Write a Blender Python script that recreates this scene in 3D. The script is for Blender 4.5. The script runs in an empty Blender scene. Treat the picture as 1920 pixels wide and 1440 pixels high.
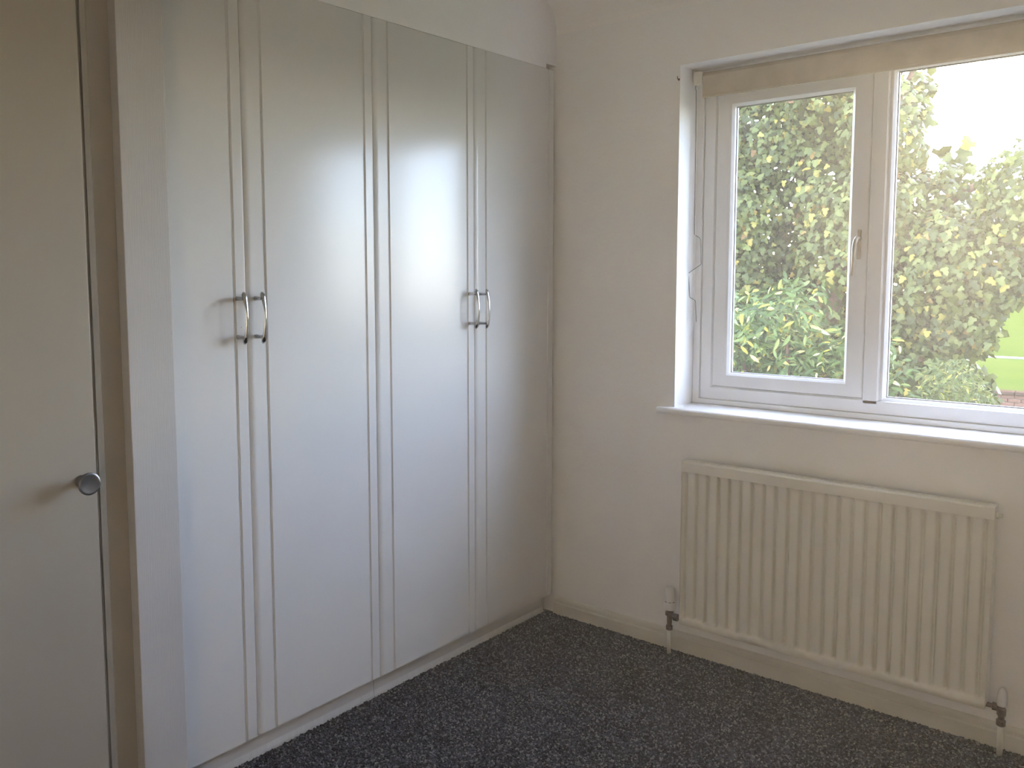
import bpy, bmesh, math, random
import numpy as np
from mathutils import Vector, Matrix

# ------------------------------------------------------------------ camera
S = bpy.context.scene
COL = S.collection
cam_d = bpy.data.cameras.new('camera')
cam = bpy.data.objects.new('camera', cam_d)
COL.objects.link(cam)
yaw, pitch, roll = [math.radians(a) for a in (41.7154, -5.254, -0.3996)]
fw = Vector((-math.sin(yaw) * math.cos(pitch), math.cos(yaw) * math.cos(pitch), math.sin(pitch)))
rt = Vector((math.cos(yaw), math.sin(yaw), 0))
up = rt.cross(fw)
rt2 = math.cos(roll) * rt + math.sin(roll) * up
up2 = -math.sin(roll) * rt + math.cos(roll) * up
mw = Matrix.Identity(4)
for i in range(3):
    mw[i][0], mw[i][1], mw[i][2] = rt2[i], up2[i], -fw[i]
CAM = Vector((2.00684, -2.95136, 1.41363))
mw.translation = CAM
cam.matrix_world = mw
cam_d.sensor_width = 36
cam_d.lens = 1635.1 / 1920 * 36
cam_d.shift_x = 133.04 / 1920
cam_d.shift_y = -56.53 / 1920
cam_d.clip_start = 0.02
cam_d.clip_end = 500
S.camera = cam

# ------------------------------------------------------------------ sky, sun, exposure
SUN_DIR = Vector((-0.17005, 0.97108, 0.16757)).normalized()
SKY = 2.7          # sky strength
WB = (0.91, 1.0, 1.36, 1)
VEIL = (3.3, 3.45, 3.95, 1)
EXPOSURE = 0.12
w = bpy.data.worlds.new('sky')
S.world = w
w.use_nodes = True
nt = w.node_tree
nt.nodes.clear()
wo = nt.nodes.new('ShaderNodeOutputWorld')
bg = nt.nodes.new('ShaderNodeBackground')
sk = nt.nodes.new('ShaderNodeTexSky')
sk.sky_type = 'NISHITA'
sk.sun_disc = True
sk.sun_size = math.radians(2.2)
sk.sun_intensity = 0.18
sk.sun_elevation = math.asin(SUN_DIR.z)
sk.sun_rotation = math.atan2(SUN_DIR.x, SUN_DIR.y)
sk.altitude = 50
sk.air_density = 0.8
sk.dust_density = 0.8
sk.ozone_density = 1.2
wb = nt.nodes.new('ShaderNodeMix')      # white balance of the whole sky
wb.data_type = 'RGBA'
wb.blend_type = 'MULTIPLY'
wb.inputs['Factor'].default_value = 1.0
wb.inputs['B'].default_value = WB
nt.links.new(sk.outputs[0], wb.inputs['A'])
hz = nt.nodes.new('ShaderNodeMix')      # thin even veil of high bright cloud
hz.data_type = 'RGBA'
hz.blend_type = 'ADD'
hz.inputs['Factor'].default_value = 1.0
hz.inputs['B'].default_value = VEIL
nt.links.new(wb.outputs['Result'], hz.inputs['A'])
nt.links.new(hz.outputs['Result'], bg.inputs[0])
bg.inputs[1].default_value = SKY
nt.links.new(bg.outputs[0], wo.inputs[0])
w.cycles.sampling_method = 'MANUAL'
w.cycles.sample_map_resolution = 2048

S.view_settings.view_transform = 'Standard'
S.view_settings.look = 'None'
S.view_settings.gamma = 1.0
S.view_settings.use_curve_mapping = False
S.view_settings.exposure = EXPOSURE
S.cycles.use_denoising = True
S.cycles.max_bounces = 10
S.cycles.diffuse_bounces = 6
S.cycles.glossy_bounces = 4
S.cycles.transparent_max_bounces = 16
S.cycles.transmission_bounces = 4
S.cycles.sample_clamp_indirect = 12
S.cycles.caustics_reflective = False
S.cycles.caustics_refractive = False

# ------------------------------------------------------------------ helpers
rnd = random.Random(7)


class NT:
    def __init__(self, name):
        self.m = bpy.data.materials.new(name)
        self.m.use_nodes = True
        self.t = self.m.node_tree
        self.t.nodes.clear()
        self.out = self.t.nodes.new('ShaderNodeOutputMaterial')

    def n(self, kind, **kw):
        nd = self.t.nodes.new('ShaderNode' + kind)
        for k, v in kw.items():
            if k.startswith('i_'):
                nd.inputs[k[2:].replace('_', ' ')].default_value = v
            else:
                setattr(nd, k, v)
        return nd

    def l(self, a, b):
        self.t.links.new(a, b)

    def ramp(self, fac, stops):
        r = self.n('ValToRGB')
        el = r.color_ramp.elements
        while len(el) < len(stops):
            el.new(0.5)
        for e, (p, c) in zip(el, stops):
            e.position = p
            e.color = (*c, 1) if len(c) == 3 else c
        self.l(fac, r.inputs[0])
        return r.outputs[0]


def paint(name, col, rough=0.5, spec=0.5, metal=0.0, var=0.03, scale=6.0, bump=0.0, bscale=(200, 200, 200), coat=0.0, bdist=0.001):
    """plain painted or metal surface with faint tonal variation and fine relief"""
    T = NT(name)
    b = T.n('BsdfPrincipled')
    b.inputs['Roughness'].default_value = rough
    b.inputs['Specular IOR Level'].default_value = spec
    b.inputs['Metallic'].default_value = metal
    b.inputs['Coat Weight'].default_value = coat
    tc = T.n('TexCoord')
    nz = T.n('TexNoise')
    nz.inputs['Scale'].default_value = scale
    nz.inputs['Detail'].default_value = 3
    T.l(tc.outputs['Object'], nz.inputs['Vector'])
    lo = [max(0, c * (1 - var)) for c in col]
    hi = [min(1, c * (1 + var)) for c in col]
    T.l(T.ramp(nz.outputs[0], [(0.35, lo), (0.65, hi)]), b.inputs['Base Color'])
    if bump > 0:
        mp = T.n('Mapping')
        mp.inputs['Scale'].default_value = bscale
        T.l(tc.outputs['Object'], mp.inputs['Vector'])
        n2 = T.n('TexNoise')
        n2.inputs['Scale'].default_value = 1
        n2.inputs['Detail'].default_value = 2
        T.l(mp.outputs[0], n2.inputs['Vector'])
        bp = T.n('Bump')
        bp.inputs['Strength'].default_value = bump
        bp.inputs['Distance'].default_value = bdist
        T.l(n2.outputs[0], bp.inputs['Height'])
        T.l(bp.outputs[0], b.inputs['Normal'])
    T.l(b.outputs[0], T.out.inputs[0])
    return T.m


M = {}
M['wall'] = paint('wall_paint', (0.84, 0.83, 0.82), 0.75, 0.25, var=0.015, scale=2.5, bump=0.25, bscale=(45, 45, 45), bdist=0.004)
M['ceiling'] = paint('ceiling_paint', (0.88, 0.86, 0.83), 0.85, 0.2, var=0.015, scale=2.5, bump=0.3, bscale=(60, 60, 60), bdist=0.004)
M['wardrobe'] = paint('wardrobe_gloss', (0.64, 0.63, 0.61), 0.19, 0.31, var=0.012, scale=3, bump=0.12, bscale=(150, 150, 40), bdist=0.0006)
M['plinth'] = paint('plinth_paint', (0.56, 0.55, 0.53), 0.45, 0.4, var=0.03, scale=12, bump=0.2, bscale=(60, 30, 60), bdist=0.001)
M['carcass'] = paint('wardrobe_inside', (0.30, 0.27, 0.22), 0.7, 0.2)
M['trim'] = paint('skirting_gloss', (0.60, 0.58, 0.505), 0.35, 0.4, var=0.02, scale=8, bump=0.15, bscale=(20, 200, 200), bdist=0.0008)
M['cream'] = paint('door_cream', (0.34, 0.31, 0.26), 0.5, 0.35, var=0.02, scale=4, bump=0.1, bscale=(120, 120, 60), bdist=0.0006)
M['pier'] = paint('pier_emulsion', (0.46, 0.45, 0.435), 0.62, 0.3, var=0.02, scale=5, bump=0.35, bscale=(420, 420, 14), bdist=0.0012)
M['upvc'] = paint('window_upvc', (0.80, 0.80, 0.80), 0.3, 0.45, var=0.008)
M['gasket'] = paint('grey_gasket', (0.25, 0.25, 0.26), 0.6, 0.3)
M['sill'] = paint('sill_gloss', (0.86, 0.86, 0.86), 0.22, 0.5, var=0.01, bump=0.08, bscale=(30, 150, 150), bdist=0.0006)
M['radiator'] = paint('radiator_enamel', (0.71, 0.68, 0.60), 0.36, 0.45, var=0.015, scale=5)
M['valve_white'] = paint('valve_plastic', (0.74, 0.74, 0.74), 0.45, 0.4)
M['valve_dark'] = paint('valve_bronze', (0.13, 0.09, 0.075), 0.35, 0.5, metal=0.7, var=0.25, scale=120)
M['chrome'] = paint('chrome', (0.50, 0.50, 0.50), 0.12, 0.5, metal=1.0, var=0.03)
M['nickel'] = paint('brushed_nickel', (0.22, 0.215, 0.215), 0.36, 0.5, metal=1.0, var=0.06, scale=60)
M['blind'] = paint('blind_fabric', (0.52, 0.46, 0.37), 0.85, 0.1, var=0.06, scale=14, bump=0.3, bscale=(900, 900, 900), bdist=0.0004)
M['plastic'] = paint('blind_plastic', (0.72, 0.70, 0.64), 0.4, 0.4)
M['cord'] = paint('cord_grey', (0.16, 0.155, 0.16), 0.5, 0.4)
M['rust'] = paint('rusty_steel', (0.20, 0.13, 0.08), 0.6, 0.4, metal=0.4, var=0.3, scale=200)
M['bark'] = paint('bark', (0.060, 0.036, 0.024), 0.9, 0.1, var=0.4, scale=9, bump=0.8, bscale=(18, 18, 5), bdist=0.02)
M['brick'] = paint('brick_clay', (0.12, 0.065, 0.045), 0.95, 0.0, var=0.3, scale=5, bump=0.5, bscale=(60, 60, 60), bdist=0.004)
M['mortar'] = paint('mortar', (0.13, 0.115, 0.095), 0.95, 0.0, var=0.1, scale=10)
M['coping'] = paint('coping_tile', (0.045, 0.028, 0.02), 0.95, 0.0, var=0.3, scale=4)
M['path'] = paint('path_paving', (0.12, 0.12, 0.11), 0.9, 0.1, var=0.1, scale=3)


def carpet_mat():
    T = NT('carpet_wool')
    b = T.n('BsdfPrincipled')
    b.inputs['Roughness'].default_value = 0.95
    b.inputs['Specular IOR Level'].default_value = 0.08
    b.inputs['Sheen Weight'].default_value = 0.25
    oi = T.n('ObjectInfo')
    tc = T.n('TexCoord')
    nz = T.n('TexNoise')
    nz.inputs['Scale'].default_value = 190
    nz.inputs['Detail'].default_value = 1
    T.l(tc.outputs['Object'], nz.inputs['Vector'])
    T.l(T.ramp(nz.outputs[0], [(0.36, (0.014, 0.014, 0.018)), (0.5, (0.050, 0.050, 0.060)), (0.66, (0.11, 0.11, 0.13))]), b.inputs['Base Color'])
    T.l(b.outputs[0], T.out.inputs[0])
    return T.m


def tuft_mat():
    T = NT('carpet_tuft')
    b = T.n('BsdfPrincipled')
    b.inputs['Roughness'].default_value = 0.95
    b.inputs['Specular IOR Level'].default_value = 0.08
    at = T.n('Attribute')
    at.attribute_type = 'INSTANCER'
    at.attribute_name = 'tint'
    T.l(T.ramp(at.outputs['Fac'], [(0.0, (0.008, 0.008, 0.012)), (0.45, (0.032, 0.035, 0.050)), (0.8, (0.074, 0.079, 0.108)), (1.0, (0.20, 0.20, 0.22))]), b.inputs['Base Color'])
    T.l(b.outputs[0], T.out.inputs[0])
    return T.m


M['carpet'] = carpet_mat()
M['tuft'] = tuft_mat()


def glass_mat():
    # clear pane: mostly see-through, Fresnel reflection, slight added scatter imitating a lens-glare veil
    T = NT('veiled_glass')
    tr = T.n('BsdfTransparent')
    tr.inputs[0].default_value = (0.95, 0.97, 0.96, 1)
    gl = T.n('BsdfGlossy')
    gl.inputs['Roughness'].default_value = 0.03
    lw = T.n('LayerWeight')
    lw.inputs[0].default_value = 0.5
    pw = T.n('Math', operation='POWER')
    pw.inputs[1].default_value = 5.0
    T.l(lw.outputs['Facing'], pw.inputs[0])
    fr = T.n('Math', operation='MULTIPLY_ADD')
    fr.inputs[1].default_value = 0.96
    fr.inputs[2].default_value = 0.04
    T.l(pw.outputs[0], fr.inputs[0])
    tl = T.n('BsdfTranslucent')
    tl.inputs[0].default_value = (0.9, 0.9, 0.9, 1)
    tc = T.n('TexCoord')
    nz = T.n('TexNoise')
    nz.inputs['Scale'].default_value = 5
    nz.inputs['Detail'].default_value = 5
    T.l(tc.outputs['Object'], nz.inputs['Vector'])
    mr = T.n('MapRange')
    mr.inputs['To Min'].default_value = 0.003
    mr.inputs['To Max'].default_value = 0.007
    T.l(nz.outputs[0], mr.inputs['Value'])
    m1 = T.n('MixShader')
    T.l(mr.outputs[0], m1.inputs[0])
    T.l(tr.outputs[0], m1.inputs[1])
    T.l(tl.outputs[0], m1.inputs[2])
    m2 = T.n('MixShader')
    T.l(fr.outputs[0], m2.inputs[0])
    T.l(m1.outputs[0], m2.inputs[1])
    T.l(gl.outputs[0], m2.inputs[2])
    T.l(m2.outputs[0], T.out.inputs[0])
    return T.m


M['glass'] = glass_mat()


def leaf_mat(name, stops, trans=(0.5, 0.6, 0.1), tw=0.35, rough=0.45, spec=0.12):
    T = NT(name)
    b = T.n('BsdfPrincipled')
    b.inputs['Roughness'].default_value = rough
    b.inputs['Specular IOR Level'].default_value = spec
    at = T.n('Attribute')
    at.attribute_name = 'tint'
    oi = T.n('ObjectInfo')
    ad = T.n('Math', operation='ADD')
    T.l(at.outputs['Fac'], ad.inputs[0])
    T.l(oi.outputs['Random'], ad.inputs[1])
    fr = T.n('Math', operation='FRACT')
    T.l(ad.outputs[0], fr.inputs[0])
    c = T.ramp(fr.outputs[0], stops)
    T.l(c, b.inputs['Base Color'])
    tl = T.n('BsdfTranslucent')
    mx = T.n('MixRGB')
    mx.blend_type = 'MULTIPLY'
    mx.inputs[0].default_value = 0.0
    mx.inputs[1].default_value = (*trans, 1)
    T.l(mx.outputs[0], tl.inputs[0])
    ms = T.n('MixShader')
    ms.inputs[0].default_value = tw
    T.l(b.outputs[0], ms.inputs[1])
    T.l(tl.outputs[0], ms.inputs[2])
    T.l(ms.outputs[0], T.out.inputs[0])
    return T.m


M['ivy'] = leaf_mat('ivy_leaf', [(0.0, (0.013, 0.017, 0.003)), (0.45, (0.029, 0.036, 0.007)), (0.90, (0.056, 0.062, 0.015)), (0.97, (0.15, 0.11, 0.018)), (1.0, (0.06, 0.03, 0.012))], (0.08, 0.10, 0.02), 0.07)
M['lance'] = leaf_mat('lance_leaf', [(0.0, (0.014, 0.024, 0.004)), (0.50, (0.036, 0.058, 0.012)), (0.84, (0.080, 0.105, 0.032)), (0.95, (0.22, 0.18, 0.016)), (1.0, (0.30, 0.28, 0.16))], (0.08, 0.12, 0.02), 0.15, 0.35)
M['small'] = leaf_mat('small_leaf', [(0.0, (0.022, 0.034, 0.009)), (0.6, (0.040, 0.054, 0.014)), (0.9, (0.085, 0.09, 0.022)), (1.0, (0.17, 0.15, 0.025))], (0.12, 0.12, 0.02), 0.2)
M['far'] = leaf_mat('far_leaf', [(0.0, (0.0280, 0.0315, 0.0105)), (0.6, (0.0525, 0.0455, 0.0140)), (1.0, (0.1400, 0.1190, 0.0210))], (0.3, 0.25, 0.04), 0.3)


def lawn_mat():
    T = NT('lawn_grass')
    b = T.n('BsdfDiffuse')
    tc = T.n('TexCoord')
    nz = T.n('TexNoise')
    nz.inputs['Scale'].default_value = 0.5
    nz.inputs['Detail'].default_value = 6
    T.l(tc.outputs['Object'], nz.inputs['Vector'])
    T.l(T.ramp(nz.outputs[0], [(0.35, (0.028, 0.040, 0.007)), (0.65, (0.038, 0.049, 0.010))]), b.inputs['Color'])
    T.l(b.outputs[0], T.out.inputs[0])
    return T.m


M['lawn'] = lawn_mat()


class MB:
    """collects shapes, builds ONE mesh object"""

    def __init__(self):
        self.v, self.f, self.s = [], [], []

    def add(self, vs, fs, smooth=False):
        o = len(self.v)
        self.v += [tuple(p) for p in vs]
        self.f += [tuple(i + o for i in f) for f in fs]
        self.s += [smooth] * len(fs)
        return self

    def box(self, x0, x1, y0, y1, z0, z1):
        v = [(x, y, z) for z in (z0, z1) for y in (y0, y1) for x in (x0, x1)]
        return self.add(v, [(0, 2, 3, 1), (4, 5, 7, 6), (0, 1, 5, 4), (2, 6, 7, 3), (0, 4, 6, 2), (1, 3, 7, 5)])

    def rbox(self, x0, x1, y0, y1, z0, z1, r=0.003, seg=2):
        bm = bmesh.new()
        g = bmesh.ops.create_cube(bm, size=1)
        for v in bm.verts:
            v.co = Vector(((x0 + x1) / 2 + v.co.x * (x1 - x0), (y0 + y1) / 2 + v.co.y * (y1 - y0), (z0 + z1) / 2 + v.co.z * (z1 - z0)))
        bmesh.ops.bevel(bm, geom=bm.edges[:], offset=min(r, 0.45 * min(x1 - x0, y1 - y0, z1 - z0)), segments=seg, affect='EDGES', profile=0.5)
        bm.verts.index_update()
        self.add([v.co[:] for v in bm.verts], [[v.index for v in f.verts] for f in bm.faces])
        bm.free()
        return self

    def prism(self, prof, axis, a, b, smooth=False):
        """closed 2-D outline swept along an axis; prof holds the two other coordinates in x,y,z order"""
        def P(p, t):
            q = list(p)
            q.insert(axis, t)
            return q
        n = len(prof)
        vs = [P(p, a) for p in prof] + [P(p, b) for p in prof]
        fs = [(i, (i + 1) % n, n + (i + 1) % n, n + i) for i in range(n)]
        o = len(self.v)
        self.add(vs, fs, smooth)
        self.f += [tuple(o + i for i in range(n))[::-1], tuple(o + n + i for i in range(n))]
        self.s += [False, False]
        return self

    def lathe(self, base, axis, prof, n=24, smooth=True):
        """prof: list of (distance along axis, radius)"""
        ax = Vector(axis).normalized()
        u = ax.orthogonal().normalized()
        w_ = ax.cross(u)
        base = Vector(base)
        vs, fs = [], []
        for (h, r) in prof:
            for k in range(n):
                a = 2 * math.pi * k / n
                vs.append(base + ax * h + u * (r * math.cos(a)) + w_ * (r * math.sin(a)))
        for j in range(len(prof) - 1):
            for k in range(n):
                k2 = (k + 1) % n
                fs.append((j * n + k, j * n + k2, (j + 1) * n + k2, (j + 1) * n + k))
        o = len(self.v)
        self.add(vs, fs, smooth)
        self.f += [tuple(o + k for k in range(n))[::-1], tuple(o + (len(prof) - 1) * n + k for k in range(n))]
        self.s += [False, False]
        return self

    def tube(self, pts, r, n=8, closed=False):
        pts = [Vector(p) for p in pts]
        rs = r if isinstance(r, (list, tuple)) else [r] * len(pts)
        vs, fs = [], []
        u = None
        N = len(pts)
        for i, p in enumerate(pts):
            t = (pts[min(i + 1, N - 1)] - pts[max(i - 1, 0)]).normalized()
            if u is None:
                u = t.orthogonal().normalized()
            u = (u - t * u.dot(t)).normalized()
            w_ = t.cross(u)
            for k in range(n):
                a = 2 * math.pi * k / n
                vs.append(p + (u * math.cos(a) + w_ * math.sin(a)) * rs[i])
        for j in range(N - 1):
            for k in range(n):
                k2 = (k + 1) % n
                fs.append((j * n + k, j * n + k2, (j + 1) * n + k2, (j + 1) * n + k))
        o = len(self.v)
        self.add(vs, fs, True)
        self.f += [tuple(o + k for k in range(n))[::-1], tuple(o + (N - 1) * n + k for k in range(n))]
        self.s += [False, False]
        return self

    def mesh(self, name, mat):
        me = bpy.data.meshes.new(name)
        me.from_pydata(self.v, [], self.f)
        me.polygons.foreach_set('use_smooth', self.s)
        bm = bmesh.new()
        bm.from_mesh(me)
        bmesh.ops.recalc_face_normals(bm, faces=bm.faces)
        bm.to_mesh(me)
        bm.free()
        me.materials.append(mat)
        return me

    def build(self, name, mat, parent=None, loc=None):
        o = bpy.data.objects.new(name, self.mesh(name, mat))
        COL.objects.link(o)
        put(o, parent, loc)
        return o


def put(o, parent=None, loc=None):
    """the mesh is written in room coordinates; loc moves its origin without moving the shape"""
    if loc is not None and o.type == 'MESH':
        o.data.transform(Matrix.Translation(-Vector(loc)))
        o.location = loc
    if parent is not None:
        o.parent = parent
        bpy.context.view_layer.update()
        o.matrix_parent_inverse = parent.matrix_world.inverted()
    return o


def tag(o, label=None, cat=None, group=None, kind=None):
    for k, v in (('label', label), ('category', cat), ('group', group), ('kind', kind)):
        if v:
            o[k] = v
    return o


def empty(name, loc, label=None, cat=None, group=None, kind=None):
    o = bpy.data.objects.new(name, None)
    o.empty_display_size = 0.1
    COL.objects.link(o)
    o.location = loc
    bpy.context.view_layer.update()
    return tag(o, label, cat, group, kind)


# ------------------------------------------------------------------ room shell
RX, RY, RZ = 2.75, -3.75, 2.475          # right wall, near wall, ceiling height
WX0, WX1, WZ0, WZ1 = 0.528, 1.735, 0.905, 2.147
FY = 0.150                               # room face of the window frame
WT = 0.29                                # wall thickness

tag(MB().box(-0.62, RX, RY, 0, -0.12, 0.0).build('floor', M['carpet']), 'dark grey carpeted floor of the bedroom', kind='structure')

# window wall with its opening
b = MB()
b.box(-0.72, WX0, 0, WT, -0.12, 2.7)
b.box(WX1, RX + 0.1, 0, WT, -0.12, 2.7)
b.box(WX0, WX1, 0, WT, -0.12, WZ0 - 0.013)
b.box(WX0, WX1, 0, WT, WZ1, 2.7)
tag(b.build('wall_far', M['wall']), 'off-white plastered wall holding the window', kind='structure')

# ceiling with its cove down to the window wall
cz0, crad = 2.346, 0.125
prof = [(0.0, cz0)]
for k in range(1, 13):
    a = math.pi / 2 * k / 12
    prof.append((-crad * (1 - math.cos(a)), cz0 + (RZ - cz0) * math.sin(a)))
prof += [(RY - 0.1, RZ), (RY - 0.1, RZ + 0.12), (0.0, RZ + 0.12)]
b = MB()
b.prism(prof, 0, -0.72, RX + 0.1)
ce = b.build('ceiling', M['ceiling'])
tag(ce, 'white plaster ceiling curving down to the window wall', kind='structure')

tag(MB().box(RX, RX + 0.1, RY - 0.1, 0, -0.12, 2.6).build('wall_right', M['wall']), kind='structure', label='plain off-white wall on the right of the room')
tag(MB().box(-0.72, RX, RY - 0.1, RY, -0.12, 2.6).build('wall_near', M['wall']), kind='structure', label='plain off-white wall facing the window')

# left wall: behind the wardrobes, plus the plastered front above them (with the notch by the corner)
YP = -1.797                              # right edge of the pier board
b = MB()
b.box(-0.72, -0.62, RY, 0, -0.12, 2.6)
b.box(-0.10, -0.002, YP + 0.004, -0.07, 2.2085, 2.55)
b.box(-0.10, -0.002, -0.07, 0.02, 2.2265, 2.55)
tag(b.build('wall_left', M['wall']), 'plastered wall front above the built-in wardrobes', kind='structure')

# skirting board under the window
sk_prof = [(0, 0), (-0.017, 0), (-0.017, 0.046), (-0.0155, 0.049), (-0.012, 0.051), (-0.012, 0.062), (-0.010, 0.068), (-0.006, 0.0725), (0, 0.0735)]
tag(MB().prism(sk_prof, 0, 0.006, RX).build('baseboard_far', M['trim']), 'cream painted skirting board under the radiator', kind='structure')
sk2 = [(RX - x_ * -1, z_) for x_, z_ in sk_prof]
tag(MB().prism([(RX + p[0], p[1]) for p in sk_prof], 1, RY, -0.02).build('baseboard_right', M['trim']), kind='structure', label='cream painted skirting board of the right wall')

# ---- cupboard front on the left: pier board, frame, plain door with a round knob
PX = 0.10
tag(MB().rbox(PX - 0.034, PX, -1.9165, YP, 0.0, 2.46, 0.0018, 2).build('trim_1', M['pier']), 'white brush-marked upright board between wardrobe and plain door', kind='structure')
b = MB()
b.box(-0.05, PX - 0.034, -3.3, YP, 2.20, 2.46)
b.box(-0.05, PX - 0.034, -1.985, YP, 0.0, 2.20)
b.prism([(PX - 0.034, -1.968), (PX - 0.030, -1.972), (PX - 0.030, -1.985), (PX - 0.034, -1.985)], 2, 0.0, 2.20)
b.box(-0.05, PX - 0.030, -3.3, -2.80, 0.0, 2.20)
b.box(-0.05, 0.0605, -2.06, -1.985, 0.0, 2.20)
b.box(0.0605, PX - 0.036, -2.0005, -1.985, 0.0, 2.20)
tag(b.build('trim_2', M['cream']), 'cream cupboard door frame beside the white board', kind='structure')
b = MB()
b.box(-0.62, -0.03, YP - 0.03, YP - 0.001, 0, 2.46)
b.box(-0.62, -0.03, -3.33, -3.30, 0, 2.46)
b.box(-0.62, -0.60, -3.3, YP - 0.03, 0, 2.46)
tag(b.build('trim_3', M['wall']), 'side boards of the cupboard behind the plain door', kind='structure')
d1 = empty('door_1', (0.08, -2.79, 0.01), 'plain cream cupboard door with round metal knob', kind='structure')
b = MB()
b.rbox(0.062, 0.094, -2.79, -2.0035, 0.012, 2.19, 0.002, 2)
b.build('door_leaf', M['cream'], d1)
kb = Vector((0.094, -2.0415, 0.9485))
b = MB()
b.lathe(kb, (1, 0, 0), [(0.0, 0.014), (0.003, 0.014), (0.005, 0.008), (0.026, 0.007), (0.031, 0.010), (0.036, 0.0225), (0.039, 0.0255), (0.042, 0.0258), (0.0442, 0.0247), (0.0430, 0.0195), (0.0420, 0.010), (0.0417, 0.001)], 40)
kn = b.build('door_knob', M['nickel'], d1)
kn['label'] = 'round brushed metal knob with a dished face'

# ------------------------------------------------------------------ added scatter volume standing in for lens glare around the sun
T = NT('glare_scatter')
vs_ = T.n('VolumeScatter')
vs_.inputs['Density'].default_value = 0.0064
vs_.inputs['Anisotropy'].default_value = 0.42
T.l(vs_.outputs[0], T.out.inputs['Volume'])
hz_o = MB().box(0.115, RX - 0.02, RY + 0.02, -0.106, 0.02, 2.34).build('glare_veil', T.m)
tag(hz_o, 'faint added scatter in the room air imitating lens glare', 'glare_veil', kind='stuff')

# ------------------------------------------------------------------ wardrobes
ZB, ZT = 0.0842, 2.2065
DT = 0.019


def leaf_mb(y0, y1, left_groove=True, right_groove=True, left_round=True):
    """door leaf: outline in (x, y) swept upwards; grooves near both edges"""
    P = []
    if left_round:
        for k in range(7):                # wide rounded rim on the left edge
            a = math.pi / 2 * k / 6
            P.append((-0.012 + 0.012 * math.sin(a), y0 + 0.0015 + 0.019 * (1 - math.cos(a))))
        P.insert(0, (-DT, y0 + 0.0015))
    else:
        P += [(-DT, y0 + 0.0015), (-0.002, y0 + 0.0015), (0, y0 + 0.0035)]

    def groove(yc):
        return [(0, yc - 0.0048), (-0.0012, yc - 0.0040), (-0.0042, yc - 0.0016), (-0.0048, yc), (-0.0042, yc + 0.0016), (-0.0012, yc + 0.0040), (0, yc + 0.0048)]
    if left_groove:
        P += groove(y0 + 0.0655)
    if right_groove:
        P += groove(y1 - 0.0395)
    for k in range(5):
        a = math.pi / 2 * k / 4
        P.append((-0.004 + 0.004 * math.cos(a), y1 - 0.0015 - 0.004 + 0.004 * math.sin(a)))
    P.append((-DT, y1 - 0.0015))
    b = MB()
    b.prism(P, 2, ZB, ZT)
    return b


def handle_mb(y, zc):
    """bowed bar with flared ends on two short posts"""
    b = MB()
    L = 0.0715
    n = 22
    rings = []
    for i in range(n + 1):
        t = -1 + 2 * i / n
        z = zc + L * t
        x = 0.0455 - 0.0145 * abs(t) ** 2.0
        wv = 0.0036 + 0.0062 * abs(t) ** 1.7
        th = 0.0021 + 0.0052 * abs(t) ** 2.0
        if abs(t) > 0.86:
            q = (1 - abs(t)) / 0.14
            wv *= 0.30 + 0.70 * math.sqrt(max(0, q))
            th *= 0.25 + 0.75 * math.sqrt(max(0, q))
        rings.append([(x + th * math.cos(a), y + wv * math.sin(a), z) for a in [2 * math.pi * k / 12 for k in range(12)]])
    vs = [p for r_ in rings for p in r_]
    fs = []
    for j in range(n):
        for k in range(12):
            k2 = (k + 1) % 12
            fs.append((j * 12 + k, j * 12 + k2, (j + 1) * 12 + k2, (j + 1) * 12 + k))
    fs += [tuple(range(12))[::-1], tuple(n * 12 + k for k in range(12))]
    b.add(vs, fs, True)
    for s in (-1, 1):
        b.lathe((0.0, y, zc + s * 0.053), (1, 0, 0), [(0, 0.0062), (0.004, 0.0062), (0.008, 0.0054), (0.026, 0.0050), (0.036, 0.0044)], 14)
    return b


def wardrobe(ya, yb, leaves, handles, label, scuff):
    t = empty('wardrobe', (-0.3, (ya + yb) / 2, 0), label, 'wardrobe', 'built-in wardrobes along the left wall')
    c = MB()
    for y_ in (ya + 0.004, yb - 0.022):
        c.prism([(-0.60, 0.0), (-0.054, 0.0), (-0.054, ZB + 0.001), (-DT - 0.002, ZB + 0.001), (-DT - 0.002, ZT - 0.004), (-0.60, ZT - 0.004)], 1, y_, y_ + 0.018)
    c.box(-0.60, -DT - 0.002, ya + 0.022, yb - 0.022, ZT - 0.022, ZT - 0.004)
    c.box(-0.60, -DT - 0.002, ya + 0.022, yb - 0.022, ZB + 0.001, 0.103)
    c.box(-0.605, -0.600, ya + 0.004, yb - 0.004, 0.0, ZT - 0.004)
    c.build('carcass', M['carcass'], t)
    for k, ((y0, y1, lg), (hy, hz)) in enumerate(zip(leaves, handles)):
        d = leaf_mb(y0, y1, lg, True, lg).build('door', M['wardrobe'], t)
        h = handle_mb(hy, hz).build('handle', M['chrome'], d)
        h['label'] = 'bowed chrome pull handle'
    return t


G = [YP + 0.006, -1.506, -1.012, -0.5155, -0.016]
W1 = wardrobe(G[0], G[2], [(G[0], G[1], False), (G[1], G[2], True)], [(-1.538, 1.2965), (-1.477, 1.2955)],
              'white double wardrobe whose grooved doors stand beside the plain cream door', True)
W2 = wardrobe(G[2], -0.004, [(G[2], G[3], True), (G[3], G[4], True)], [(-0.546, 1.2880), (-0.487, 1.2860)],
              'double wardrobe with grooved white doors next to the window wall', False)


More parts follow.
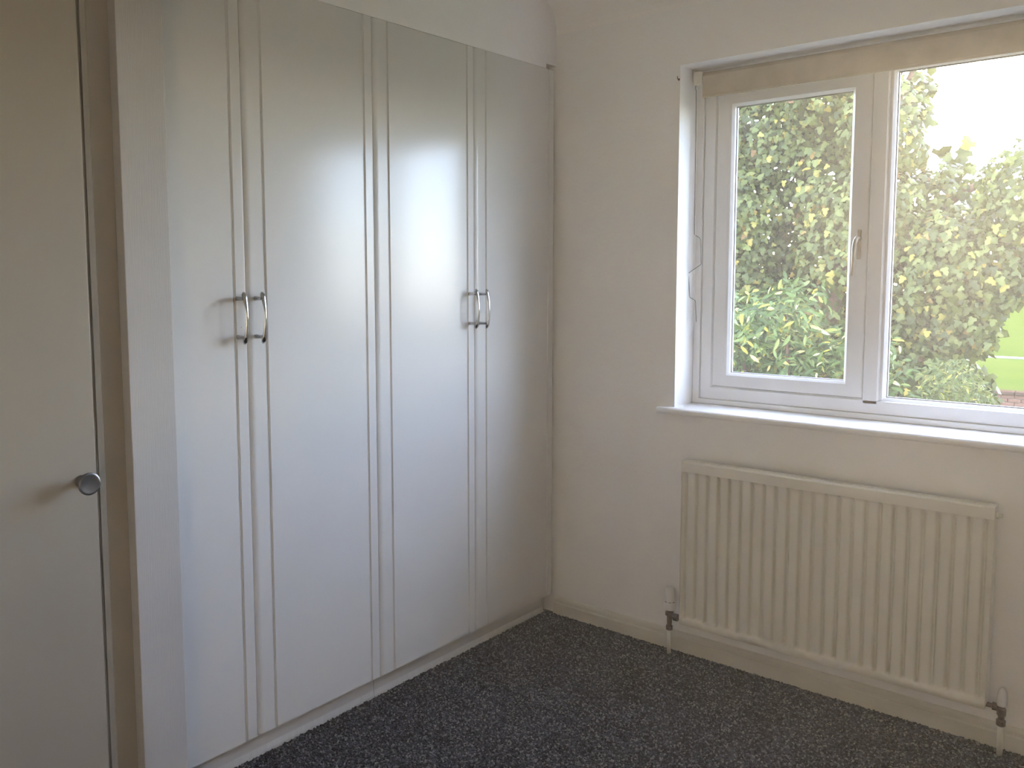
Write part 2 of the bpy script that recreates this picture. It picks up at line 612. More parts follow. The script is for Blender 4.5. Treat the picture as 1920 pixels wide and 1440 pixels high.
def plinth(y0, y1, parent, chip):
    """board under the doors; its lower edge is uneven where the carpet meets it"""
    b = MB()
    n = 60
    top, low = [], []
    for i in range(n + 1):
        y = y0 + (y1 - y0) * i / n
        top.append(y)
    vs, fs = [], []
    r2 = random.Random(3)
    for i, y in enumerate(top):
        dz = 0.0
        xo = -0.034
        xb = -0.034 + 0.003 + r2.uniform(-0.0012, 0.0012)
        vs += [(xo - 0.018, y, 0.0), (xb, y, 0.0), (xb, y, 0.010), (xo, y, 0.026), (xo, y, ZB - 0.003), (xo - 0.018, y, ZB - 0.003)]
    for i in range(n):
        for k in range(6):
            k2 = (k + 1) % 6
            fs.append((i * 6 + k, i * 6 + k2, (i + 1) * 6 + k2, (i + 1) * 6 + k))
    fs += [tuple(range(6))[::-1], tuple(n * 6 + k for k in range(6))]
    b.add(vs, fs)
    o = b.build('plinth', M['plinth'], parent)
    return o


plinth(G[0], G[2] - 0.0022, W1, True)
plinth(G[2] + 0.0008, -0.034, W2, False)
# scuffs and old screw hole on the doors
b = MB()
b.lathe((0.0002, -1.526, 1.2705), (1, 0, 0), [(0, 0.0014), (0.0004, 0.0012)], 8)
o = b.build('screw_hole', M['gasket'], W1)
# filler strip between the last door and the wall
tag(MB().box(-0.10, -0.045, -0.0145, 0.0, 0.0755, 2.19).build('trim_4', M['wall']), 'narrow recessed filler strip in the corner by the wardrobe', kind='structure')

# ------------------------------------------------------------------ window
win = empty('window_1', ((WX0 + WX1) / 2, FY, WZ0), 'white plastic double-glazed window with opening casement on the left', kind='structure')


def ring(x0, x1, z0, z1, wl, wr, wb, wt, ya, yb, bev=0.004, slope=0.0):
    """mitred rectangular frame; slope leans the inner face (glazing bead)"""
    b = MB()
    O = [(x0, z0), (x1, z0), (x1, z1), (x0, z1)]
    I = [(x0 + wl, z0 + wb), (x1 - wr, z0 + wb), (x1 - wr, z1 - wt), (x0 + wl, z1 - wt)]
    I2 = [(x0 + wl - slope, z0 + wb - slope), (x1 - wr + slope, z0 + wb - slope), (x1 - wr + slope, z1 - wt + slope), (x0 + wl - slope, z1 - wt + slope)]
    e = bev
    Of = [(x0 + e, z0 + e), (x1 - e, z0 + e), (x1 - e, z1 - e), (x0 + e, z1 - e)]
    lay = [(O, yb), (O, ya + e), (Of, ya), (I2, ya), (I, ya + e + slope * 0.9), (I, yb)]
    vs = [(p[0], y, p[1]) for L_, y in lay for p in L_]
    fs = []
    m = len(lay)
    for j in range(m):
        j2 = (j + 1) % m
        for k in range(4):
            k2 = (k + 1) % 4
            fs.append((j * 4 + k, j * 4 + k2, j2 * 4 + k2, j2 * 4 + k))
    return b.add(vs, fs)


# packer trim round the opening, then the outer frame
ring(WX0, WX1, 0.9185, WZ1, 0.026, 0.026, 0.0185, 0.040, FY - 0.008, FY + 0.075, 0.002).build('cover_trim', M['upvc'], win)
ring(WX0 + 0.026, WX1 - 0.026, 0.937, WZ1 - 0.040, 0.047, 0.047, 0.049, 0.047, FY, FY + 0.07, 0.004, 0.005).build('outer_frame', M['upvc'], win)
b = MB()
b.prism([(1.1305, FY + 0.07), (1.1305, FY + 0.006), (1.1345, FY), (1.1765, FY), (1.186, FY + 0.012), (1.186, FY + 0.07)], 2, 0.972, WZ1 - 0.080)
b.build('mullion', M['upvc'], win)
# casement sash
sash = ring(0.6025, 1.1290, 0.9885, 2.0585, 0.0445, 0.044, 0.040, 0.040, FY + 0.003, FY + 0.066, 0.003).build('sash', M['upvc'], win)
ring(0.6450, 1.0870, 1.0265, 2.0205, 0.020, 0.020, 0.013, 0.013, FY + 0.0035, FY + 0.030, 0.001, 0.009).build('glazing_bead', M['upvc'], sash)
ring(0.6645, 1.0675, 1.0385, 2.0085, 0.004, 0.004, 0.004, 0.004, FY + 0.024, FY + 0.034, 0.0008).build('gasket', M['gasket'], sash)
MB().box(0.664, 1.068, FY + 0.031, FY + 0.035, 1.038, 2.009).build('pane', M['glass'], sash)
# fixed light
fx0, fx1, fz0, fz1 = 1.185, WX1 - 0.0735, 0.985, 2.062
ring(fx0 - 0.002, fx1 + 0.002, fz0 - 0.002, fz1 + 0.002, 0.016, 0.016, 0.010, 0.014, FY + 0.006, FY + 0.034, 0.001, 0.008).build('glazing_bead', M['upvc'], win)
ring(fx0 + 0.0135, fx1 - 0.0135, fz0 + 0.0075, fz1 - 0.0115, 0.004, 0.004, 0.004, 0.004, FY + 0.026, FY + 0.036, 0.0008).build('gasket', M['gasket'], win)
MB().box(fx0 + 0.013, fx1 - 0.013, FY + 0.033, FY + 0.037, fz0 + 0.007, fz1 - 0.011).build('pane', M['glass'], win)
# espagnolette handle on the sash
b = MB()
b.rbox(1.099, 1.111, FY - 0.007, FY + 0.003, 1.452, 1.550, 0.003, 2)
b.lathe((1.105, FY - 0.004, 1.520), (0, -1, 0), [(0, 0.0085), (0.016, 0.0085), (0.022, 0.0075), (0.024, 0.002)], 16)
b.tube([(1.105, FY - 0.022, 1.524), (1.103, FY - 0.034, 1.513), (1.101, FY - 0.038, 1.496), (1.0985, FY - 0.036, 1.470), (1.097, FY - 0.034, 1.435), (1.096, FY - 0.034, 1.402), (1.096, FY - 0.034, 1.396)],
       [0.0070, 0.0072, 0.0070, 0.0052, 0.0046, 0.0046, 0.002], 12)
h = b.build('window_handle', paint('handle_white', (0.40, 0.34, 0.27), 0.2, 0.5), sash)
h['label'] = 'cranked window handle'
# sill board
prof = []
r = 0.0125
for k in range(9):
    a = math.pi / 2 + math.pi * k / 8
    prof.append((-0.022 + r * math.cos(a), 0.9055 + r * math.sin(a)))
b = MB()
b.prism(prof + [(0.0, 0.893), (0.0, 0.918)], 0, 0.471, WX1 + 0.06)
b.box(WX0, WX1, 0.0, FY + 0.03, 0.893, 0.918)
b.build('window_sill', M['sill'], win)

# ------------------------------------------------------------------ roller blind
rb = empty('roller_blind', (0.57, 0.095, 2.13), 'beige roller blind rolled up at the top of the window', 'blind')
bx0, bx1 = 0.568, WX1 - 0.042
bc = (0.108, 2.112)
pts, ths = [], []
for k in range(24):
    a = 2 * math.pi * k / 24
    pts.append((bc[0] + 0.0205 * math.cos(a), bc[1] + 0.0205 * math.sin(a)))
MB().prism(pts, 0, bx0 + 0.002, bx1 - 0.002, True).build('roller', M['blind'], rb)
sh = [(0.0875, 2.112), (0.0882, 2.118)]
MB().prism([(0.0868, 2.116), (0.0868, 2.046), (0.0882, 2.046), (0.0882, 2.116)], 0, bx0 + 0.004, bx1 - 0.004).build('fabric', M['blind'], rb)
MB().rbox(bx0 + 0.003, bx1 - 0.003, 0.0845, 0.0905, 2.0385, 2.0475, 0.002).build('bottom_bar', M['blind'], rb)
for x0, x1 in ((WX0 + 0.004, bx0), (bx1, WX1 - 0.004)):
    b = MB()
    b.rbox(x0 + 0.006, x1, 0.086, 0.130, 2.088, 2.136, 0.004, 2)
    b.rbox(x0, x0 + 0.008 if x0 < 1 else x1, 0.092, 0.124, 2.100, 2.1465, 0.002, 1)
    b.lathe((x0 + 0.004, 0.108, 2.112), (1, 0, 0), [(0, 0.022), (0.018, 0.022), (0.022, 0.018)], 24)
    b.build('bracket', M['plastic'], rb)
# pull cord: straight strand plus the kinked one
b = MB()
b.tube([(0.5450, 0.094, 2.100), (0.5445, 0.094, 2.090), (0.5405, 0.094, 2.081), (0.5435, 0.096, 2.070), (0.5440, 0.097, 2.02), (0.5440, 0.099, 1.80), (0.5450, 0.101, 1.553),
        (0.5480, 0.104, 1.5485), (0.5640, 0.104, 1.5385), (0.5670, 0.104, 1.5330), (0.5735, 0.101, 1.4440), (0.5720, 0.101, 1.4400), (0.5285, 0.098, 1.4105), (0.5265, 0.098, 1.4070),
        (0.5310, 0.100, 1.3230), (0.5330, 0.100, 1.3185), (0.5530, 0.101, 1.3080), (0.5545, 0.101, 1.3040), (0.5600, 0.100, 1.2290)], 0.0012, 6)
b.build('pull_cord', M['cord'], rb)['label'] = 'thin grey pull cord bent into a zigzag'
b = MB()
b.tube([(0.5520, 0.094, 2.100), (0.5530, 0.094, 2.085), (0.5505, 0.096, 2.060), (0.5490, 0.098, 1.80), (0.5490, 0.100, 1.50), (0.5485, 0.100, 1.20), (0.5470, 0.100, 1.18)], 0.0011, 6)
b.build('pull_cord', M['plastic'], rb)['label'] = 'pale straight strand of the pull cord'

# small rusty hook on the edge of the window recess
b = MB()
b.lathe((0.5235, 0.0, 2.098), (0, -1, 0), [(0, 0.004), (0.002, 0.004), (0.003, 0.002)], 10)
b.tube([(0.5235, -0.001, 2.098), (0.5235, -0.008, 2.097), (0.5235, -0.012, 2.101), (0.5235, -0.012, 2.108)], 0.0015, 8)
tag(b.build('wall_hook', M['rust'], None, (0.5235, 0, 2.098)), 'tiny rusty hook screwed in beside the window recess corner', 'hook')

# ------------------------------------------------------------------ radiator
rx0, rx1, rz0, rz1, ry = 0.6095, 1.5655, 0.1420, 0.7420, -0.100
rad = empty('radiator', ((rx0 + rx1) / 2, -0.06, rz0), 'cream panel radiator with vertical flutes on the wall under the window', 'radiator')
# front panel: pressed flutes at 40 mm
xs, zs = [], []
nf = 23
x = rx0 + 0.002
cols = [(x, 0.0)]
gx = [0.6265 + 0.0399 * k for k in range(nf + 1)]


def depth(x):
    """0 on a flute, towards 1 in the groove between two flutes"""
    dmin = min(abs(x - g) for g in gx)
    return max(0.0, 1 - (dmin / 0.0066) ** 1.6) if dmin < 0.0066 else 0.0


X = [rx0 + 0.001]
for g in gx:
    X += [g - 0.0115, g - 0.0066, g - 0.0050, g - 0.0034, g - 0.0016, g, g + 0.0016, g + 0.0034, g + 0.0050, g + 0.0066, g + 0.0115, g + 0.020]
X = sorted(set([v for v in X if rx0 + 0.001 <= v <= rx1 - 0.001] + [rx1 - 0.001]))
Z = [rz0, rz0 + 0.004, 0.1655, 0.1675, 0.1700, 0.1740, 0.1800, 0.66, 0.690, 0.698, 0.702, 0.7065]


def prof_y(z):
    """how far flutes have formed at height z: 0 flat, 1 full"""
    if z <= 0.1660:
        return 0
    if z < 0.1800:
        return min(1.0, (z - 0.1660) / 0.0080)
    if z < 0.694:
        return 1
    return max(0.0, 1 - (z - 0.694) / 0.0125)


vs, fs = [], []
for z in Z:
    t = prof_y(z)
    for x in X:
        d = depth(x)
        dm = min(abs(x - g) for g in gx)
        y = ry + (0.0070 - 0.0025 * min(1, dm / 0.018)) * t + 0.0125 * d * t + (0.0035 if z == rz0 else 0)
        vs.append((x, y, z))
nX = len(X)
for j in range(len(Z) - 1):
    for i in range(nX - 1):
        fs.append((j * nX + i, j * nX + i + 1, (j + 1) * nX + i + 1, (j + 1) * nX + i))
b = MB()
b.add(vs, fs, True)
# back skin and edges
n0 = len(vs)
bk = [(rx0 + 0.001, ry + 0.019, rz0), (rx1 - 0.001, ry + 0.019, rz0), (rx1 - 0.001, ry + 0.019, 0.7065), (rx0 + 0.001, ry + 0.019, 0.7065)]
b.add(bk, [(0, 1, 2, 3)])
b.f.append((0, nX - 1, n0 + 1, n0)); b.s.append(False)
b.f.append((n0, n0 + 3, (len(Z) - 1) * nX, 0)); b.s.append(False)
b.f.append((nX - 1, len(Z) * nX - 1, n0 + 2, n0 + 1)); b.s.append(False)
b.build('front_panel', M['radiator'], rad)
# convector fins behind the panel
b = MB()
for k in range(46):
    x = rx0 + 0.025 + k * 0.0197
    b.box(x, x + 0.0012, ry + 0.020, -0.052, rz0 + 0.03, rz1 - 0.03)
b.build('convector_fins', M['radiator'], rad)['kind'] = 'stuff'
# top cover: front lip, slotted top
b = MB()
b.prism([(ry - 0.0015, 0.7060), (ry - 0.0020, 0.7380), (ry - 0.0005, 0.7410), (ry + 0.004, 0.7420), (-0.052, 0.7420), (-0.048, 0.7405), (-0.048, 0.715), (-0.050, 0.715), (-0.051, 0.7395), (ry + 0.005, 0.7395), (ry + 0.0005, 0.736), (ry + 0.0005, 0.7060)], 0, rx0 - 0.0005, rx1 + 0.0005)
for k in range(2):
    y0 = -0.090 + k * 0.019
    for j in range(30):
        x0 = rx0 + 0.02 + j * 0.0307
        b.box(x0, x0 + 0.026, y0, y0 + 0.010, 0.7421, 0.7427)
b.build('top_cover', M['radiator'], rad)
for sx in (0, 1):
    x0 = rx0 - 0.001 if sx == 0 else rx1 - 0.0015
    b = MB()
    b.rbox(x0, x0 + 0.0025, ry + 0.002, -0.050, rz0 + 0.012, 0.737, 0.001, 1)
    b.build('side_panel', M['radiator'], rad)
# air vent plug (top right)
b = MB()
b.lathe((rx1, -0.072, 0.715), (1, 0, 0), [(0, 0.010), (0.008, 0.010), (0.009, 0.006), (0.016, 0.006)], 12)
b.build('air_vent', M['radiator'], rad)
# thermostatic valve (left)
vx, vy = 0.5540, -0.062
b = MB()
b.lathe((vx, vy, 0.094), (0, 0, 1), [(0, 0.0085), (0.003, 0.0125), (0.016, 0.0125), (0.019, 0.0090), (0.055, 0.0095), (0.057, 0.0155), (0.069, 0.0155), (0.071, 0.010), (0.078, 0.010)], 12, False)
b.lathe((vx, vy, 0.148), (1, 0, 0), [(0, 0.0085), (0.018, 0.0085), (0.019, 0.0135), (0.034, 0.0135), (0.035, 0.0085), (0.058, 0.0085)], 12, False)
tv = b.build('thermostatic_valve', M['valve_dark'], rad)
b = MB()
n = 40
vs, fs = [], []
pr = [(0.172, 0.0185), (0.176, 0.0205), (0.198, 0.0215), (0.2015, 0.0212), (0.203, 0.0198), (0.205, 0.0198), (0.2065, 0.0205), (0.247, 0.0195), (0.253, 0.0170), (0.256, 0.0115), (0.2565, 0.002)]
for j, (z, rr) in enumerate(pr):
    for k in range(n):
        a = 2 * math.pi * k / n
        q = rr - (0.0011 if 6 <= j <= 7 and k % 4 == 0 else 0)
        vs.append((vx + q * math.cos(a), vy + q * math.sin(a), z))
for j in range(len(pr) - 1):
    for k in range(n):
        k2 = (k + 1) % n
        fs.append((j * n + k, j * n + k2, (j + 1) * n + k2, (j + 1) * n + k))
fs += [tuple(range(n))[::-1], tuple((len(pr) - 1) * n + k for k in range(n))]
b.add(vs, fs, True)
b.build('valve_head', M['valve_white'], tv)['label'] = 'white plastic thermostat head'
b = MB()
for k in (-1.0, 0.25, 1.5):
    a = -math.pi / 2 + 0.35 + k * 0.62
    c = Vector((vx + 0.0206 * math.cos(a), vy + 0.0206 * math.sin(a), 0.2045))
    t_ = Vector((-math.sin(a), math.cos(a), 0))
    nrm = Vector((math.cos(a), math.sin(a), 0))
    q = [c - t_ * 0.0045 - Vector((0, 0, 0.0012)), c + t_ * 0.0045 - Vector((0, 0, 0.0012)), c + t_ * 0.0045 + Vector((0, 0, 0.0012)), c - t_ * 0.0045 + Vector((0, 0, 0.0012))]
    b.add([p - nrm * 0.002 for p in q] + [p + nrm * 0.0006 for p in q], [(0, 3, 2, 1), (4, 5, 6, 7), (0, 1, 5, 4), (1, 2, 6, 5), (2, 3, 7, 6), (3, 0, 4, 7)])
b.build('setting_mark', M['gasket'], tv)
MB().lathe((vx, vy, 0.0), (0, 0, 1), [(0, 0.0075), (0.096, 0.0075)], 16).build('pipe', M['radiator'], rad)
# lockshield valve (right)
ux = 1.6020
b = MB()
b.lathe((ux, vy, 0.092), (0, 0, 1), [(0, 0.0085), (0.003, 0.0125), (0.018, 0.0125), (0.021, 0.0085), (0.030, 0.0085), (0.034, 0.0120), (0.052, 0.0120), (0.056, 0.0095), (0.064, 0.0095)], 12, False)
b.lathe((ux, vy, 0.146), (-1, 0, 0), [(0, 0.0075), (0.010, 0.0075), (0.011, 0.0115), (0.023, 0.0115), (0.024, 0.0070), (0.040, 0.0070)], 12, False)
lv = b.build('lockshield_valve', M['valve_dark'], rad)
MB().lathe((ux, vy, 0.154), (0, 0, 1), [(0, 0.0125), (0.004, 0.0130), (0.030, 0.0118), (0.044, 0.0095), (0.051, 0.0055), (0.053, 0.001)], 20).build('valve_cap', M['valve_white'], lv)
MB().lathe((ux, vy, 0.0), (0, 0, 1), [(0, 0.0080), (0.094, 0.0080)], 16).build('pipe', M['radiator'], rad)
for x0 in (rx0 + 0.12, rx1 - 0.15):
    MB().box(x0, x0 + 0.03, -0.0515, 0.0, rz0 + 0.03, rz1 - 0.08).build('wall_bracket', M['radiator'], rad)

# ------------------------------------------------------------------ carpet pile (instanced tufts)
def carpet_pile():
    rs = np.random.default_rng(5)
    sp = 0.0056
    gx_ = np.arange(-0.03, 2.72, sp)
    gy_ = np.arange(-3.0, -0.004, sp)
    A, B = np.meshgrid(gx_, gy_)
    pts = np.stack([A.ravel(), B.ravel(), np.zeros(A.size)], 1)
    pts[:, :2] += rs.uniform(-0.45, 0.45, (len(pts), 2)) * sp
    keep = (pts[:, 0] > -0.029) & (pts[:, 1] < -0.0215)
    keep &= ~((pts[:, 1] < YP - 0.1) & (pts[:, 0] < PX + 0.008)) & ~((pts[:, 1] < YP + 0.01) & (pts[:, 0] < PX + 0.008))
    pts = pts[keep]
    pts[:, 2] = 0.0022 + rs.uniform(-0.0010, 0.0012, len(pts))
    me = bpy.data.meshes.new('carpet_pile')
    me.vertices.add(len(pts))
    me.vertices.foreach_set('co', pts.astype(np.float32).ravel())
    at = me.attributes.new('tint', 'FLOAT', 'POINT')
    at.data.foreach_set('value', rs.uniform(0, 1, len(pts)).astype(np.float32))
    me.update()
    o = bpy.data.objects.new('carpet_pile', me)
    COL.objects.link(o)
    tag(o, 'speckled dark grey carpet pile on the bedroom floor', 'carpet', kind='stuff')
    g = bpy.data.node_groups.new('pile_tufts', 'GeometryNodeTree')
    g.interface.new_socket('Geometry', in_out='INPUT', socket_type='NodeSocketGeometry')
    g.interface.new_socket('Geometry', in_out='OUTPUT', socket_type='NodeSocketGeometry')
    N = g.nodes.new
    gi, go = N('NodeGroupInput'), N('NodeGroupOutput')
    ico = N('GeometryNodeMeshIcoSphere')
    ico.inputs['Radius'].default_value = 0.0038
    ico.inputs['Subdivisions'].default_value = 1
    sm = N('GeometryNodeSetMaterial')
    sm.inputs['Material'].default_value = M['tuft']
    iop = N('GeometryNodeInstanceOnPoints')
    rv = N('FunctionNodeRandomValue')
    rv.data_type = 'FLOAT_VECTOR'
    rv.inputs[0].default_value = (0, 0, 0)
    rv.inputs[1].default_value = (6.28, 6.28, 6.28)
    rs_ = N('FunctionNodeRandomValue')
    rs_.data_type = 'FLOAT_VECTOR'
    rs_.inputs[0].default_value = (0.7, 0.7, 0.7)
    rs_.inputs[1].default_value = (1.15, 1.15, 1.5)
    g.links.new(ico.outputs[0], sm.inputs[0])
    g.links.new(gi.outputs[0], iop.inputs['Points'])
    g.links.new(sm.outputs[0], iop.inputs['Instance'])
    g.links.new(rv.outputs[0], iop.inputs['Rotation'])
    g.links.new(rs_.outputs[0], iop.inputs['Scale'])
    g.links.new(iop.outputs[0], go.inputs[0])
    md = o.modifiers.new('tufts', 'NODES')
    md.node_group = g


carpet_pile()

# ------------------------------------------------------------------ garden
GZ = -2.9
tag(MB().box(-70, 70, 0.5, 140, GZ - 0.2, GZ).build('ground', M['lawn']), 'sunlit green lawn beyond the window', kind='structure')


def leaf_shapes(kind):
    """a few low-poly leaf outlines, ~1 unit long, lying along +y, normal +z"""
    if kind == 'ivy':
        o = [(0, 0), (0.30, -0.10), (0.48, 0.16), (0.26, 0.34), (0.30, 0.62), (0, 1.0), (-0.30, 0.62), (-0.26, 0.34), (-0.48, 0.16), (-0.30, -0.10)]
        z = [0, -0.05, -0.14, -0.03, -0.10, -0.12, -0.10, -0.03, -0.14, -0.05]
        return [(x, y, zz) for (x, y), zz in zip(o, z)] + [(0, 0.34, 0.03)], [(i, (i + 1) % 10, 10) for i in range(10)]
    o = [(0, 0), (0.11, 0.22), (0.15, 0.50), (0.09, 0.78), (0, 1.0), (-0.09, 0.78), (-0.15, 0.50), (-0.11, 0.22)]
    z = [0, 0.03, 0.03, 0.0, -0.12, 0.0, 0.03, 0.03]
    return [(x, y, zz) for (x, y), zz in zip(o, z)] + [(0, 0.5, -0.03)], [(i, (i + 1) % 8, 8) for i in range(8)]


def frames(nrm, droop, rs):
    """leaf axes: z = facing normal, y = growth direction (hanging by droop)"""
    z = nrm / np.linalg.norm(nrm, axis=1, keepdims=True)
    y = rs.normal(0, 1, z.shape)
    y[:, 2] -= droop
    y -= z * (y * z).sum(1, keepdims=True)
    y /= np.linalg.norm(y, axis=1, keepdims=True)
    x = np.cross(y, z)
    return x, y, z


def foliage(name, root, kind, mat, pos, nrm, size, droop, rs, n_parts=300):
    """largest-looking leaves become parts, the rest one 'stuff' part"""
    V, F = leaf_shapes(kind)
    V = np.array(V)
    V[:, 1] -= 0.0
    F = np.array(F)
    x, y, z = frames(nrm, droop, rs)
    C = np.array(CAM)
    d = np.linalg.norm(pos - C, axis=1)
    fac = np.abs(((pos - C) / d[:, None] * z).sum(1))
    # candidates that show: in the view through the window
    win_ok = in_view(pos)
    score = size / d * (0.3 + fac) * win_ok
    # nearest layer first
    score = score * (1.0 / (0.3 + (d - d[win_ok].min())) if win_ok.any() else 1.0)
    order = np.argsort(-score)
    big = order[:n_parts]
    rest = order[n_parts:]
    tint = rs.uniform(0, 1, len(pos))
    # the many
    R = np.stack([x, y, z], 2)          # columns are axes
    W = np.einsum('nij,kj->nki', R[rest], V) * size[rest][:, None, None] + pos[rest][:, None, :]
    nv = len(V)
    faces = (F[None] + (np.arange(len(rest)) * nv)[:, None, None]).reshape(-1, 3)
    me = bpy.data.meshes.new(name)
    me.vertices.add(W.shape[0] * nv)
    me.vertices.foreach_set('co', W.astype(np.float32).ravel())
    me.loops.add(faces.size)
    me.loops.foreach_set('vertex_index', faces.astype(np.int32).ravel())
    me.polygons.add(len(faces))
    me.polygons.foreach_set('loop_start', np.arange(0, faces.size, 3, dtype=np.int32))
    me.polygons.foreach_set('use_smooth', np.ones(len(faces), dtype=bool))
    at = me.attributes.new('tint', 'FLOAT', 'POINT')
    at.data.foreach_set('value', np.repeat(tint[rest], nv).astype(np.float32))
    me.update(calc_edges=True)
    me.materials.append(mat)
    o = bpy.data.objects.new(name, me)
    COL.objects.link(o)
    o['kind'] = 'stuff'
    put(o, root)
    # the largest as single leaves sharing one mesh
    if n_parts:
        lm = bpy.data.meshes.new('leaf')
        lm.from_pydata([tuple(v) for v in V], [], [tuple(int(i) for i in f) for f in F])
        lm.polygons.foreach_set('use_smooth', [True] * len(F))
        lm.materials.append(mat)
        inv = root.matrix_world.inverted()
        for i in big:
            q = bpy.data.objects.new('leaf', lm)
            m = Matrix.Identity(4)
            s = float(size[i])
            for a in range(3):
                m[a][0], m[a][1], m[a][2], m[a][3] = x[i][a] * s, y[i][a] * s, z[i][a] * s, pos[i][a]
            q.parent = root
            q.matrix_parent_inverse = inv
            q.matrix_basis = m
            COL.objects.link(q)
    return o


def in_view(p):
    """does the line from the camera to p pass through the window glass"""
    C = np.array(CAM)
    t = (0.18 - C[1]) / (p[:, 1] - C[1])
    q = C + (p - C) * t[:, None]
    return (q[:, 0] > 0.68) & (q[:, 0] < 1.60) & (q[:, 2] > 1.0) & (q[:, 2] < 2.04) & ~((q[:, 0] > 1.07) & (q[:, 0] < 1.2))


def blobs_sample(blobs, n, rs, thick=0.35):
    """points on the lumpy skin of several ellipsoids, with outward normals"""
    vol = np.array([b_[3] * b_[4] + b_[4] * b_[5] + b_[3] * b_[5] for b_ in blobs])
    k = rs.choice(len(blobs), n, p=vol / vol.sum())
    B = np.array(blobs)[k]
    u = rs.normal(0, 1, (n, 3))
    u /= np.linalg.norm(u, axis=1, keepdims=True)
    rad_ = 1 - thick * rs.uniform(0, 1, n) ** 1.5
    p = B[:, :3] + u * B[:, 3:6] * rad_[:, None]
    nr = u / B[:, 3:6]
    nr /= np.linalg.norm(nr, axis=1, keepdims=True)
    return p, nr


# --- big ivy-covered tree; its crown dips towards the right where the sun stands over it
rs = np.random.default_rng(11)
tree = empty('ivy_tree', (-1.0, 7.0, GZ), 'tall tree smothered in ivy behind the narrow-leaved shrub', 'tree')


def limb(pts, r0, r1):
    n_ = len(pts)
    return MB().tube(pts, [r0 + (r1 - r0) * i / (n_ - 1) for i in range(n_)], 12)


limb([(-1.15, 6.6, GZ), (-1.12, 6.5, -1.5), (-1.05, 6.35, 0), (-0.98, 6.3, 1.1), (-1.0, 6.9, 1.9), (-1.1, 7.1, 3.2), (-1.2, 6.8, 4.6)], 0.22, 0.07).build('trunk', M['bark'], tree)
limb([(-1.05, 6.35, 0.4), (-0.6, 6.5, 1.3), (-0.1, 6.7, 2.0), (0.3, 6.9, 2.3)], 0.09, 0.03).build('branch', M['bark'], tree)
limb([(-1.0, 6.6, 1.5), (-1.5, 7.0, 2.4), (-2.0, 7.1, 3.3)], 0.08, 0.03).build('branch', M['bark'], tree)
limb([(-1.0, 6.9, 2.0), (-0.7, 7.0, 2.8), (-0.4, 7.1, 3.6)], 0.06, 0.02).build('branch', M['bark'], tree)
blobs = []
rb_ = np.random.default_rng(4)
for gx0 in np.arange(-5.6, 0.75, 0.62):
    for gz0 in np.arange(-0.9, 5.2, 0.62):
        top = 5.2 if gx0 < -0.1 else 2.35
        if gz0 > top:
            continue
        blobs.append((gx0 + rb_.uniform(-.2, .2), 6.5 + rb_.uniform(-.45, .45) + 0.10 * abs(gz0 - 1.5), gz0 + rb_.uniform(-.2, .2), rb_.uniform(.38, .62), rb_.uniform(.35, .6), rb_.uniform(.38, .6)))
p, nr = blobs_sample(blobs, 120000, rs, 0.55)
back = [(b_[0], b_[1] + 0.9, b_[2], b_[3] * 1.25, b_[4], b_[5] * 1.25) for b_ in blobs]
p2, nr2 = blobs_sample(back, 22000, rs, 0.5)
n_front = len(p)
p, nr = np.concatenate([p, p2]), np.concatenate([nr, nr2])
lsize = np.concatenate([rs.uniform(0.042, 0.09, n_front), rs.uniform(0.11, 0.19, len(p2))])
sun_line = np.array(CAM) + np.outer((p[:, 1] - CAM.y) / SUN_DIR.y, np.array(SUN_DIR))
dx, dz = p[:, 0] - sun_line[:, 0], p[:, 2] - sun_line[:, 2]
keep = ~((dx > -0.52) & (dz > -0.42 + 0.10 * np.sin(p[:, 0] * 9)) ) & (p[:, 0] < np.where(p[:, 2] < 1.0, 0.44, 0.44 + 2.2 * np.clip(p[:, 2] - 1.0, 0, 0.25)) - 0.16 * (p[:, 1] - 6.5) + 0.07 * np.sin(p[:, 2] * 9))
# thinner towards the top, so that bits of sky show
thin = np.clip((p[:, 2] - 2.8) / 1.5, 0, 0.5)
keep &= rs.uniform(0, 1, len(p)) > thin
keep &= (nr[:, 1] < 0.55)
p, nr, lsize = p[keep], nr[keep], lsize[keep]
nr = nr * 0.8 + np.array([0, -0.55, 0.35]) + rs.normal(0, 0.45, p.shape)
foliage('ivy_foliage', tree, 'ivy', M['ivy'], p, nr, lsize, 1.6, rs)

# --- lance-leaved shrub in front of it
rs = np.random.default_rng(21)
shrub = empty('lance_leaf_shrub', (-0.7, 4.9, GZ), 'bright green shrub with long narrow leaves in front of the ivy-covered tree', 'shrub')
for k, (x_, y_, z_) in enumerate([(-1.3, 4.9, 0.9), (-0.8, 4.7, 1.1), (-0.3, 5.0, 0.8), (-1.7, 5.1, 0.7), (-0.1, 5.1, 0.4)]):
    limb([(-0.7 + 0.05 * k, 4.95, GZ), (-0.7 + (x_ + 0.7) * 0.4, 4.95, -1.2), (x_, y_, z_)], 0.035, 0.01).build('stem', M['bark'], shrub)
blobs = []
for gx0 in np.arange(-3.6, 0.12, 0.36):
    for gz0 in np.arange(-1.6, 1.15, 0.38):
        lim = 1.10 - 0.10 * (gx0 + 1.2) ** 2 if gx0 < -0.55 else 0.85 - 0.75 * (gx0 + 0.55)
        if gz0 > lim:
            continue
        blobs.append((gx0 + rb_.uniform(-.15, .15), 4.9 + rb_.uniform(-.3, .3), gz0 + rb_.uniform(-.15, .15), rb_.uniform(.24, .42), rb_.uniform(.25, .45), rb_.uniform(.24, .40)))
p, nr = blobs_sample(blobs, 30000, rs, 0.6)
keep = (nr[:, 1] < 0.5) & (p[:, 0] < 0.14)
p, nr = p[keep], nr[keep]
nr = nr * 0.6 + np.array([0, -0.4, 0.6]) + rs.normal(0, 0.5, p.shape)
foliage('lance_foliage', shrub, 'lance', M['lance'], p, nr, rs.uniform(0.06, 0.125, len(p)), 0.3, rs)

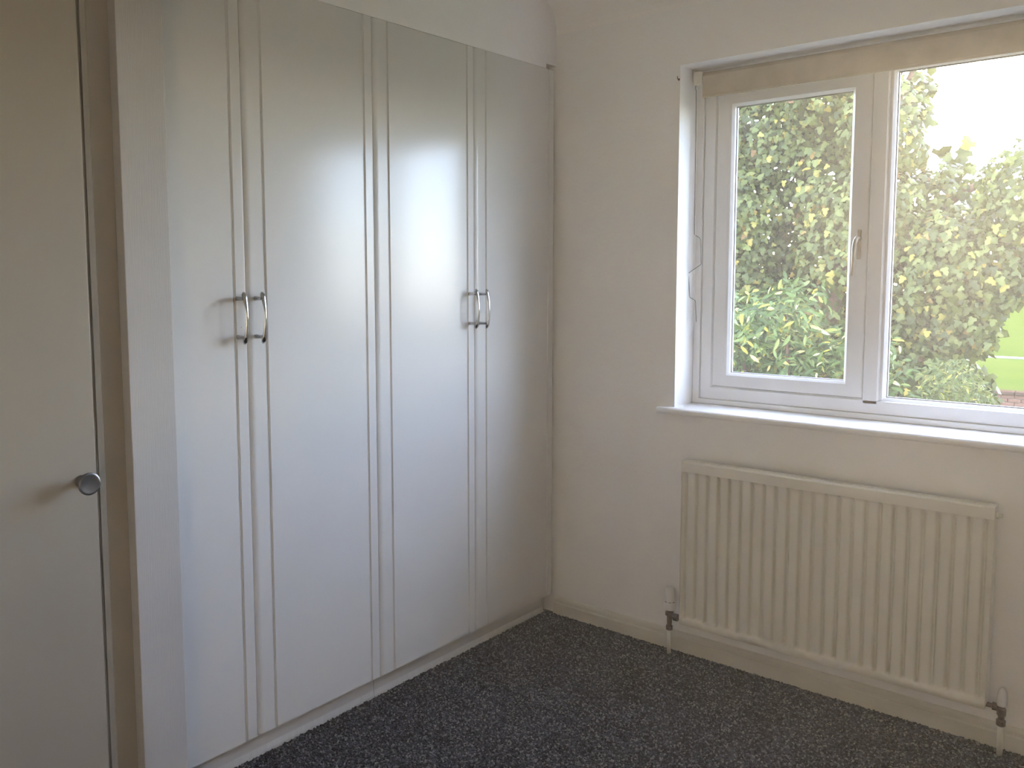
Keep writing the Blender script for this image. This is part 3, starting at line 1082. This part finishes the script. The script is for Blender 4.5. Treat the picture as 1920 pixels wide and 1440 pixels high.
# --- small-leaved bush on the right
rs = np.random.default_rng(31)
bush = empty('small_leaf_bush', (0.5, 4.9, GZ), 'bush of tiny green leaves between the narrow-leaved shrub and the lawn', 'shrub')
for k, (x_, y_, z_) in enumerate([(0.42, 4.95, -0.1), (0.5, 4.85, 0.2), (0.58, 4.9, 0.0)]):
    limb([(0.5, 4.9, GZ), (0.5 + (x_ - 0.5) * 0.5, 4.9, -1.4), (x_, y_, z_)], 0.03, 0.008).build('stem', M['bark'], bush)
blobs = []
for gx0 in np.arange(0.40, 0.60, 0.10):
    for gz0 in np.arange(-1.5, 0.62, 0.26):
        blobs.append((gx0 + rb_.uniform(-.05, .05), 4.9 + rb_.uniform(-.25, .25), gz0 + rb_.uniform(-.1, .1), rb_.uniform(.16, .24), rb_.uniform(.2, .3), rb_.uniform(.15, .25)))
p, nr = blobs_sample(blobs, 12000, rs, 0.5)
keep = (nr[:, 1] < 0.5) & (p[:, 0] > 0.285)
p, nr = p[keep], nr[keep]
nr = nr * 0.7 + np.array([0, -0.4, 0.4]) + rs.normal(0, 0.5, p.shape)
foliage('small_foliage', bush, 'lance', M['small'], p, nr, rs.uniform(0.03, 0.065, len(p)), 0.4, rs, 200)

# --- brick garden wall
wall = empty('garden_wall', (0, 17.0, GZ), 'low brick garden wall with dark coping at the near edge of the lawn', 'wall')
MB().box(-4, 6, 17.03, 17.22, GZ, -1.02).build('mortar_core', M['mortar'], wall)
brick_me = MB().rbox(-0.1075, 0.1075, 0, 0.10, 0, 0.065, 0.006, 1).mesh('brick', M['brick'])
rk = random.Random(2)
rest = MB()
for c in range(25):
    z = -1.02 - 0.075 * (c + 1) + 0.01
    for k in range(45):
        x = -4 + 0.225 * k + (0.1125 if c % 2 else 0) + 0.11
        if c < 9 and -1.6 < x < 1.4:
            q = bpy.data.objects.new('brick', brick_me)
            q.parent = wall
            q.location = (x, 0.0 + rk.uniform(-0.004, 0.004), z - GZ)
            q.rotation_euler = (0, 0, rk.uniform(-0.01, 0.01))
            COL.objects.link(q)
        else:
            rest.box(x - 0.1075, x + 0.1075, 17.0, 17.1, z, z + 0.065)
o = rest.build('brick_courses', M['brick'], wall)
o['kind'] = 'stuff'
b = MB()
for k in range(23):
    b.rbox(-4 + 0.45 * k, -4 + 0.45 * k + 0.44, 16.96, 17.26, -1.02, -0.95, 0.01, 1)
b.build('coping', M['coping'], wall)

# far path across the lawn
tag(MB().box(-30, 30, 47.0, 47.6, GZ, GZ + 0.05).build('garden_path', M['path'], None, (0, 47.6, GZ)), 'thin pale path crossing the far lawn', 'path')
